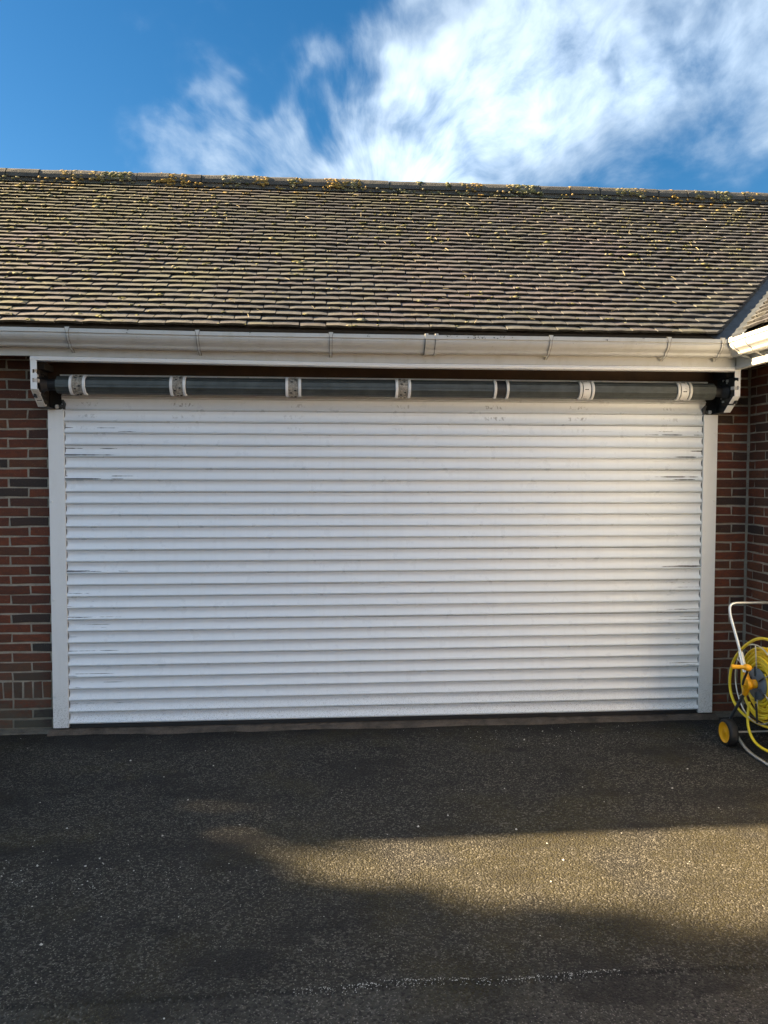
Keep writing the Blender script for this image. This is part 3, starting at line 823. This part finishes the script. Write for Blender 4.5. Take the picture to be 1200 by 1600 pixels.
    for x in xs3:
        z1 = fz(max(x, 0)) - .001; z0 = z1-.024
        vs += [(x, -.246, z0+.002), (x, -.248, z0+.012), (x, -.2425, z1), (x, -.236, z1), (x, -.236, z0+.004), (x, -.20, z0+.002), (x, -.20, z0)]
    h.add(vs, [(i*7+j, i*7+(j+1) % 7, i*7+7+(j+1) % 7, i*7+7+j) for i in range(len(xs3)-1) for j in range(7)])
    fixn(h.obj('hood_lip', ALU, garage))
    # --- the wing's own gutter and fascia, returning towards the viewer
    ys = [-.352, -.5, -1, -2, -4, -7.]
    g = MB(); n = len(GPS); vs = []
    for y in ys:
        for (a, z) in GPS: vs.append((3.975-.06-(-.35-a)*-1. if False else 3.985+(a+.29)+.0, y if y != -.352 else -.352+(a+.35)*.9, z+.0))
    g.add(vs, [(i*n+j, (i+1)*n+j, (i+1)*n+(j+1) % n, i*n+(j+1) % n) for i in range(len(ys)-1) for j in range(n)])
    wg = fixn(g.obj('gutter', PVC, wing))
    for y in (-.385, -.52, -1.2, -1.9, -2.6, -3.3):
        b = MB(); p = proud(GP[:10], .004); p = [(p[0][0]+.012, p[0][1]+.006), (p[0][0], p[0][1]+.006)] + p[1:] + [(-.262, 2.182), (-.2445, 2.172)]
        w = .016 if y == -.385 else .006; vs = []
        for (a, z) in p: vs += [(3.985+a+.29, y-w, z), (3.985+a+.29, y+w, z)]
        for (a, z) in p: vs += [(3.985+a+.294, y-w, z+.001), (3.985+a+.294, y+w, z+.001)]
        m = len(p)*2; fs = []
        for i in range(len(p)-1): fs += [(2*i, 2*i+1, 2*i+3, 2*i+2), (m+2*i, m+2*i+1, m+2*i+3, m+2*i+2), (2*i+1, m+2*i+1, m+2*i+3, 2*i+3), (2*i, m+2*i, m+2*i+2, 2*i+2)]
        b.add(vs, fs); fixn(b.obj('gutter_bracket', PVC, wg))
    f = MB(); f.box(4.037, 4.057, -7., -.2405, 2.150, 2.286); f.box(4.030, 4.062, -7., -.2405, 2.128, 2.1495); bevel(f.obj('fascia', PVC, wing), .003)
    f = MB(); f.box(4.058, 4.284, -7., -.02, 2.275, 2.285); f.obj('soffit_board', UNDER, wing)
build_gutter()

# ------------------------------------------------------------------ shutter: guides, end plates, tube, curtain
def build_shutter():
    for side in (0, 1):
        x0, x1 = ((0.0, .090), (3.970, 4.060))[side]
        b = MB()
        z0, z1 = .0, 1.882
        b.box(x0, x1, -.002, .026, z0, z1, 0)
        # brush slot next to the curtain
        if side == 0: b.box(x1+.0005, x1+.0030, .011, .024, z0+.01, z1, 1)
        else: b.box(x0-.0030, x0-.0005, .011, .024, z0+.01, z1, 1)
        o = b.obj('guide_rail', [ALU, BLACK], garage); bevel(o, .0025)
        xs = (.013, 4.047)[side]
        for z in (1.768, 1.345, .765, .19):
            s = MB(); s.lathe_x([(0, .0001), (.0035, .003), (.0045, .0055), (.0015, .0066), (0, .0067)], (0, 0), 10)
            o = s.obj('screw', CHROME); o.rotation_euler = (0, 0, R(-90)); o.location = (xs, -.0022, z); wl(o, garage.children[-1] if False else [c for c in garage.children if c.name.startswith('guide_rail')][-1])
    # curtain: backing bar + 28 curved slats + weather strip
    b = MB(); b.box(.085, 3.975, .030, .036, .02, 2.02, 0); door = b.obj('roller_door', BLACK, garage)
    s = MB(); s.box(.1, 3.96, .008, .028, -.004, .017, 0); s.obj('rubber_seal', BLACK, door)
    H = .0689
    zs = [.0120 + .0560*(k/14) for k in range(15)]
    prof = [(.0104, .0700)] + [((lambda t: .0105+.0065*sin(pi*t/.7) if t < .35 else .017-.017*((t-.35)/.65)**1.7)((.068-z)/.056), z) for z in reversed(zs)] + [(.0010, .0110), (.0050, .0103), (.0100, .0099), (.0105, .0090), (.0060, .0080), (.0036, .0064), (.0034, .0048), (.0060, .0034), (.0115, .0024), (.0165, .0014), (.022, .0012), (.022, .0700)]
    me = None
    sb = MB(); xs = [-.02, .5, 1, 1.5, 2, 2.5, 3, 3.5, 3.888]; sb.prism_x(prof, 0, 0, 0, True, xs)
    base = sb.mesh('slat'); base.materials.append(SLAT)
    bm = bmesh.new(); bm.from_mesh(base); bmesh.ops.recalc_face_normals(bm, faces=bm.faces)
    bm.to_mesh(base); bm.free()
    base.set_sharp_from_angle(angle=R(35))
    for i in range(28):
        o = link('slat', base); o.location = (.096+random.uniform(-.0008, .0008), random.uniform(-.0006, .0006), .018+H*i)
        o.rotation_euler = (random.gauss(0, .006), random.gauss(0, .00022), 0); wl(o, door)
    # top slats leaning back behind the tube
    for i, (y, z, a) in enumerate(((.002, .018+H*28, -.12), (-.008, .018+H*29-.003, .25))):
        o = link('slat', base); o.location = (.096, y, z); o.rotation_euler = (a, 0, 0); wl(o, door)
    # octagonal tube
    CY, CZ, RR = -.108, 2.013, .0495
    t = MB(); pr = []
    for k in range(8):
        a = 2*pi*k/8 + .30; r = RR*1.03
        pr.append((CY+r*cos(a), CZ+r*sin(a)))
    t.prism_x(pr, .095, 3.965, 0)
    t.prism_x([(CY+.032*cos(2*pi*k/12), CZ+.032*sin(2*pi*k/12)) for k in range(12)], .02, .095, 1); t.prism_x([(CY+.032*cos(2*pi*k/12), CZ+.032*sin(2*pi*k/12)) for k in range(12)], 3.965, 4.045, 1)
    # rolled seam ridges along the tube
    for k in range(8):
        a = 2*pi*k/8 + .30 + pi/8 + .12; rr = RR*.955
        y, z = CY+rr*cos(a), CZ+rr*sin(a); t.tube([(.1, y, z), (3.96, y, z)], .0022, 6)
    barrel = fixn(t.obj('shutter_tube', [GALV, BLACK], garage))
    kinds = ['open', 'open', 'open', 'open', 'black', 'solid', 'solid']
    for cx, kd in zip(COLLAR_X, kinds):
        c = MB(); hw = .037
        for sx in (-1, 1):
            xx = cx+sx*hw
            c.lathe_x([(xx-.008, .046), (xx-.008, .0555), (xx-.006, .0570), (xx+.006, .0570), (xx+.008, .0555), (xx+.008, .046), (xx-.008, .046)], (CY, CZ), 28, 0, False)
        mi = {'open': 1, 'black': 2, 'solid': 0}[kd]
        rb = .0525 if kd != 'solid' else .0550
        gp = .0145 if kd == 'solid' else .0095
        c.lathe_x([(cx-hw+gp, .05), (cx-hw+gp, rb), (cx+hw-gp, rb), (cx+hw-gp, .05)], (CY, CZ), 28, mi, False)
        # lugs, slots and locking teeth on the band
        for k in range(10):
            a = 2*pi*k/10+.2*cx
            for q in (-1, 1):
                if kd == 'open':
                    y, z = CY+(rb+.001)*cos(a+q*.16), CZ+(rb+.001)*sin(a+q*.16); x = cx+q*.011+random.uniform(-.004, .004)
                    c.box(x-.006, x+.006, y-.0035, y+.0035, z-.0035, z+.0035, (1, 1, 2, 3)[(k*2+q+7) % 4])
                elif kd == 'solid' and k % 2 == 0:
                    y, z = CY+(rb-.0015)*cos(a), CZ+(rb-.0015)*sin(a); x = cx+q*.006
                    c.box(x-.008, x+.002, y-.003, y+.003, z-.0025, z+.0025, 2)
        o = c.obj('collar', [DIRTYW if kd != 'open' else ALU, COLB, BLACK, DIRTYW], barrel); fixn(o)
        o['label'] = {'open': 'collar with a grimy open band between two white rings', 'black': 'collar with a black band between two white rings', 'solid': 'collar that is white all round'}[kd]
    # thin white edge of the coiled top slat behind the tube
    e = MB()
    for (a, b_) in ((.12, .85), (.98, 1.5), (1.62, 2.12), (2.25, 2.62), (2.8, 3.1), (3.3, 3.95)): e.box(a, b_, -.035, -.005, 2.071, 2.078, 0)
    e.obj('top_strip', DIRTYW, garage)
    # end plates
    for side in (0, 1):
        sg = 1 if side == 0 else -1; xo = -.006 if side == 0 else 4.066
        b = MB()
        out = [(.03, 1.886), (-.135, 1.886), (-.242, 1.972), (-.242, 2.152), (.03, 2.152)]
        def sheet(x0, x1, poly, mi):
            x0, x1 = min(x0, x1), max(x0, x1); b.prism_x(poly, x0, x1, mi)
        sheet(xo, xo+sg*.004, out, 0)
        sheet(xo+sg*.0042, xo+sg*.007, [(y*.96, z) for y, z in out], 2)
        fl = .034
        # white return flange, cut by slots
        for (z0, z1) in ((2.082, 2.142), (2.034, 2.062), (1.974, 2.012)):
            b.box(min(xo+sg*.004, xo+sg*fl), max(xo+sg*.004, xo+sg*fl), -.243, -.239, z0, z1, 0)
        b.box(min(xo, xo+sg*.010), max(xo, xo+sg*.010), -.2432, -.236, 1.974, 2.150, 0)
        b.box(min(xo+sg*.02, xo+sg*.03), max(xo+sg*.02, xo+sg*.03), -.2434, -.2392, 2.030, 2.066, 0)
        # chamfer flange
        y0, z0, y1, z1 = -.135, 1.886, -.242, 1.972
        for (ta, tb, mi) in ((0, .30, 1), (.38, .68, 1), (.70, 1., 1)) if side == 0 else ((0, .42, 0), (.55, .98, 0)):
            pa = (y0+(y1-y0)*ta, z0+(z1-z0)*ta); pb = (y0+(y1-y0)*tb, z0+(z1-z0)*tb)
            xa, xb = xo+sg*.004, xo+sg*.040
            x_0, x_1 = min(xa, xb), max(xa, xb)
            b.prism_x([pa, pb, (pb[0]+.003, pb[1]+.004), (pa[0]+.003, pa[1]+.004)], x_0, x_1, mi)
        xa, xb = xo+sg*.004, xo+sg*.05
        b.box(min(xa, xb), max(xa, xb), -.135, .0, 1.884, 1.888, 2)
        xa, xb = xo+sg*.0075, xo+sg*.082
        b.box(min(xa, xb), max(xa, xb), .0275, .0315, 1.888, 2.15, 4)  # dark sheet added over the brick, standing in for shadow and dirt
        # bearing block, stub shaft, safety catch
        b.lathe_x([(xo+sg*.007, .001), (xo+sg*.007, .045), (xo+sg*.022, .045), (xo+sg*.024, .036), (xo+sg*.05, .034), (xo+sg*.052, .001)], (CY, CZ), 20, 3)
        b.box(min(xo+sg*.01, xo+sg*.03), max(xo+sg*.01, xo+sg*.03), -.232, -.19, 2.016, 2.034, 1)
        b.box(min(xo+sg*.01, xo+sg*.018), max(xo+sg*.01, xo+sg*.018), -.23, -.02, 1.93, 1.95, 3)
        b.box(min(xo+sg*.01, xo+sg*.05), max(xo+sg*.01, xo+sg*.05), -.17, -.02, 2.095, 2.13, 4)
        for k in range(26):
            y, z = random.uniform(-.22, -.03), random.uniform(1.9, 2.12); s_ = random.uniform(.003, .008)
            if z < 1.972 and y < -.135-(z-1.886)*1.2: continue
            b.box(min(xo+sg*.007, xo+sg*(.007+s_)), max(xo+sg*.007, xo+sg*(.007+s_)), y-s_, y+s_, z-s_, z+s_, random.choice((1, 3, 4)))
        o = b.obj('end_plate', [ALU, DIRTYW, STEELIN, BLACK, DARKIN], garage); fixn(o)
        # inlet rollers over the guide
        for k in range(2):
            q = MB(); xr = (.052+.024*k) if side == 0 else (4.008-.024*k)
            q.lathe_x([(xr-.009, .001), (xr-.009, .009), (xr-.006, .012), (xr+.006, .012), (xr+.009, .009), (xr+.009, .001)], (.002, 1.899), 14)
            fixn(q.obj('inlet_roller', DGREY if k else DIRTYW, o))
        q = MB(); xr = .094 if side == 0 else 3.966
        q.prism_x([(.02, 1.884), (-.004, 1.884), (-.012, 1.91), (-.030, 1.935), (-.026, 1.938), (.02, 1.915)], xr-.006, xr+.006)
        fixn(q.obj('inlet_guide', DGREY, o))
build_shutter()

# ------------------------------------------------------------------ hose cart
def arc(c, r, a0, a1, n, plane='yz', x=0):
    return [Vector((x, c[0]+r*cos(a0+(a1-a0)*i/n), c[1]+r*sin(a0+(a1-a0)*i/n))) for i in range(n+1)]
def smooth(pts, it=2):
    pts = [Vector(p) for p in pts]
    for _ in range(it):
        q = [pts[0]]
        for a, b in zip(pts, pts[1:]): q += [a*.75+b*.25, a*.25+b*.75]
        q.append(pts[-1]); pts = q
    return pts
def build_cart():
    XL, XR = 3.93, 4.205
    HY, HZ = -.627, .353
    cart = empty('hose_reel_cart', (4.06, -.55, GZ), 'wheeled steel hose reel cart with yellow hub caps in the corner by the brick wing', 'hose cart')
    f = MB()
    # one bent tube: foot, axle, then up to the handle on the other side
    left_low = smooth([(XL, -.49, .05), (XL, -.60, -.005), (XL, -.68, -.021), (XL, -.76, -.021), (XL, -.87, -.020)], 2)
    low = smooth([(XL, -.49, .05), (XL, -.60, -.005), (XL, -.68, -.021), (XL, -.78, -.021), (XL, -.86, -.020), (XL+.02, -.875, -.020), (XR-.02, -.875, -.020), (XR, -.86, -.020), (XR, -.78, -.021), (XR, -.68, -.021), (XR, -.60, -.005), (XR, -.49, .05)], 2)
    f.tube(low, .0095, 12); f.obj('foot_tube', CHROME, cart); f = MB()
    hand = smooth([(XL, HY+.02, HZ+.05), (XL, -.53, .54), (XL, -.44, .685), (XL, -.425, .715), (XL+.004, -.415, .752), (XL+.03, -.41, .768), (XL+.09, -.41, .768), (XR-.09, -.41, .768), (XR-.03, -.41, .768), (XR, -.415, .75), (XR, -.44, .685), (XR, HY+.02, HZ+.05)], 2)
    f.tube(hand, .0082, 12)
    f.obj('handle', CHROME, cart)
    for x in (XL-.010, XL+.010): f = MB(); f.tube([(x, HY+.03, HZ+.06), (x, -.545, .515)], .0042, 8); f.obj('handle_stay', CHROME, cart)
    f = MB(); f.tube([(3.90, -.505, .045), (4.24, -.505, .045)], .006, 10); f.obj('axle', CHROME, cart)
    for x in (XL, XR):
        d = MB(); d.tube(smooth([(x, -.445, .09), (x, -.50, .17), (x, HY+.01, HZ-.03), (x, HY, HZ)], 1), .0088, 10); d.obj('side_strut', DGREY, cart)
    for xw, sg in ((3.865, -1), (4.245, 1)):
        w = MB(); c = (-.505, .045)
        a = xw if sg < 0 else xw-.05
        w.lathe_x([(a, .058), (a+.001, .068), (a+.006, .0735), (a+.014, .0755), (a+.040, .0755), (a+.047, .0735), (a+.052, .066), (a+.052, .02)], c, 40)
        wheel = fixn(w.obj('wheel', BLACK, cart))
        h = MB(); f0 = a+.0015 if sg < 0 else a+.0505; q = 1 if sg < 0 else -1
        h.lathe_x([(f0+q*.003, .0005), (f0+q*.003, .010), (f0+q*.005, .012), (f0+q*.006, .050), (f0+q*.001, .054), (f0-q*.0015, .058), (f0+q*.0, .062), (f0+q*.006, .063)], c, 36)
        fixn(h.obj('hub_cap', YELP, wheel))
    # drum: two wire flanges with spokes, grey hub discs
    for xf, sg in ((3.978, -1), (4.165, 1)):
        r = MB(); n = 56
        r.tube([(xf, HY+.215*cos(2*pi*i/n), HZ+.215*sin(2*pi*i/n)) for i in range(n)], .0038, 8, closed=True)
        for k in range(6):
            a = 2*pi*k/6+.45
            r.tube([(xf+.004, HY+.085*cos(a), HZ+.085*sin(a)), (xf, HY+.215*cos(a), HZ+.215*sin(a))], .0035, 8)
        r.obj('wire_flange', CHROME, cart)
        q = 1 if sg < 0 else -1
        h = MB(); h.lathe_x([(xf-q*.004, .026), (xf-q*.008, .034), (xf-q*.002, .040), (xf-q*.003, .082), (xf+q*.004, .087), (xf+q*.010, .087), (xf+q*.012, .03)], (HY, HZ), 40)
        hub = fixn(h.obj('hub_disc', HUBGREY, cart))
        for k in range(6):
            h = MB(); a = 2*pi*k/6+.45
            p0 = Vector((xf-q*.006, HY+.045*cos(a), HZ+.045*sin(a))); p1 = Vector((xf-q*.006, HY+.095*cos(a), HZ+.095*sin(a)))
            h.tube([p0, p1], .0055, 8); h.obj('spoke_socket', DGREY, hub)
    dr = MB(); dr.lathe_x([(3.985, .06), (4.158, .06)], (HY, HZ), 24); dr.obj('drum', DGREY, cart)
    # yellow bearing on the left strut and the crank
    b = MB(); b.lathe_x([(3.974, .024), (3.952, .024), (3.950, .020), (3.945, .020), (3.944, .031), (3.918, .031), (3.914, .026), (3.912, .012), (3.90, .011), (3.899, .0005)], (HY, HZ), 24)
    b.tube([(XL, HY+.008, HZ-.015), (XL, HY+.03, HZ-.065)], [.021, .0145], 12)
    b.tube([(XL, HY+.008, HZ+.01), (XL, HY+.025, HZ+.058)], [.021, .014], 12)
    fixn(b.obj('axle_bearing', YELP, cart))
    cb = MB(); top = Vector((3.896, HY-.058, HZ+.108))
    cb.tube(smooth([(3.90, HY-.002, HZ), (3.892, HY-.022, HZ+.03), (3.895, HY-.045, HZ+.07), tuple(top)], 2), .0065, 10)
    crank = cb.obj('crank', BLACK, cart)
    g = MB(); g.tube([top+Vector((.012, 0, -.004)), top+Vector((-.006, 0, 0)), top+Vector((-.022, -.0, .002)), top+Vector((-.024, 0, .002)), top+Vector((-.088, 0, .006)), top+Vector((-.096, 0, .006))], [.015, .019, .016, .0105, .0125, .008], 14); g.obj('crank_handle', YELP, crank)
    t_ = MB(); t_.tube(smooth([(3.96, HY-.03, HZ-.10), (3.962, HY-.035, HZ-.13), (3.965, HY-.04, HZ-.205)], 1), .0058, 8); t_.obj('latch_rod', BLACK, cart)
    # the hose: thick layers of windings plus loose loops
    hs = MB(); r = .0079; layers = 8
    for L_ in range(layers):
        rad = .086 + L_*.0158; pts = []; turns = 7; x0, x1 = 3.994, 4.150
        if L_ >= 5: turns = 5
        N = int(turns*30); ph = random.uniform(0, 6.28)
        for i in range(N+1):
            a = ph + 2*pi*turns*i/N; f_ = i/N
            x = (x0+(x1-x0)*f_) if L_ % 2 == 0 else (x1-(x1-x0)*f_)
            w_ = .0045*noise.noise(Vector((cos(a)*2+L_*3, sin(a)*2, i*.01)))
            rr = rad + w_ + .004*sin(a*1.5+L_)
            pts.append((x+.004*noise.noise(Vector((i*.05, L_, 1))), HY+rr*cos(a), HZ+rr*sin(a)-.004))
        hs.tube(pts, r, 8)
    # big slack loop outside the left flange, then trailing under the reel
    hs.tube(smooth([(4.06, HY-.21, HZ+.03), (4.02, HY-.26, HZ+.16), (3.965, HY-.20, HZ+.275), (3.952, HY-.06, HZ+.275), (3.95, HY+.09, HZ+.19), (3.95, HY+.20, HZ+.08), (3.95, HY+.232, HZ-.05), (3.952, HY+.20, HZ-.14), (3.965, HY+.13, HZ-.20), (4.02, HY+.06, HZ-.24), (4.08, HY-.0, HZ-.255), (4.13, HY-.06, HZ-.22)], 3), r, 10)
    hs.tube(smooth([(4.0, HY+.10, HZ-.13), (3.975, HY+.075, HZ-.20), (3.97, HY+.055, HZ-.27), (3.972, HY+.0, HZ-.325), (3.99, HY-.08, HZ-.345), (4.03, HY-.17, HZ-.34), (4.10, HY-.22, HZ-.28)], 3), r, 10)
    hose = fixn(hs.obj('garden_hose', YEL))
    hose['label'] = 'yellow garden hose coiled on the steel reel with slack loops hanging down'; hose['category'] = 'hose'
build_cart()

# ------------------------------------------------------------------ unseen trees added to the left to shade the drive
LEAF = simple('shade_tree_leaf', (.055, .085, .025), .7, 0, .5, 3)
BARK = simple('shade_tree_bark', (.08, .06, .045), .9, 0, .4, 20, .5)
def tree(name, loc, rx, ry, z0, z1, n, label, seed, sz=.12):
    rnd = random.Random(seed)
    root = empty(name, loc, label, 'tree')
    if name == 'shade_conifer': root['group'] = 'evergreens added out of view to shade the drive'
    tb = MB(); h = z1
    tb.tube([(loc[0], loc[1], -.1), (loc[0]+.03, loc[1], h*.3), (loc[0]-.04, loc[1]+.05, h*.6), (loc[0], loc[1], h*.92)], [.2, .16, .1, .03], 10)
    for k in range(14):
        a = k*2.4; zz = z0+(z1-z0)*(.1+.055*k)
        tb.tube([(loc[0], loc[1], zz), (loc[0]+cos(a)*rx*.4, loc[1]+sin(a)*ry*.4, zz+.25), (loc[0]+cos(a)*rx*.8, loc[1]+sin(a)*ry*.8, zz+.35)], [.05, .03, .01], 6)
    tb.obj('trunk', BARK, root)
    c = MB()
    for _ in range(n):
        zf = rnd.random(); a = rnd.uniform(0, 2*pi); prof = (1-.35*zf**3) * (1 if zf > .06 else .8)
        r = rnd.random()**.4 * prof * (1 + .12*noise.noise(Vector((cos(a)*2, sin(a)*2, zf*6+seed))))
        p = Vector((loc[0]+r*rx*cos(a), loc[1]+r*ry*sin(a), z0+(z1-z0)*zf + .25*noise.noise(Vector((a, r*3, seed)))))
        u = Vector((rnd.gauss(0, 1), rnd.gauss(0, 1), rnd.gauss(0, 1))).normalized(); v = u.orthogonal().normalized(); s = sz*rnd.uniform(.5, 1.3)
        c.add([p-u*s, p-v*s*.5, p+u*s, p+v*s*.5], [(0, 1, 2, 3)])
    c.obj('shade_tree_crown', LEAF, root)
tree('shade_conifer', (-8.2, -1.40, 0), 1.5, 2.15, .1, 6.35, 30000, 'tall dense evergreen added out of view to shade the drive, nearer the garage', 1)
tree('shade_conifer', (-8.4, -5.2, 0), 1.6, 2.3, .1, 6.5, 26000, 'tall dense evergreen added out of view to shade the drive, further from the garage', 2)
tree('shade_shrub', (-8.6, 1.5, 0), 1.2, 2.1, .1, 4.5, 12000, 'lower round evergreen added out of view to shade the drive', 3)

try: print('script done', len(bpy.data.objects))
except Exception: pass
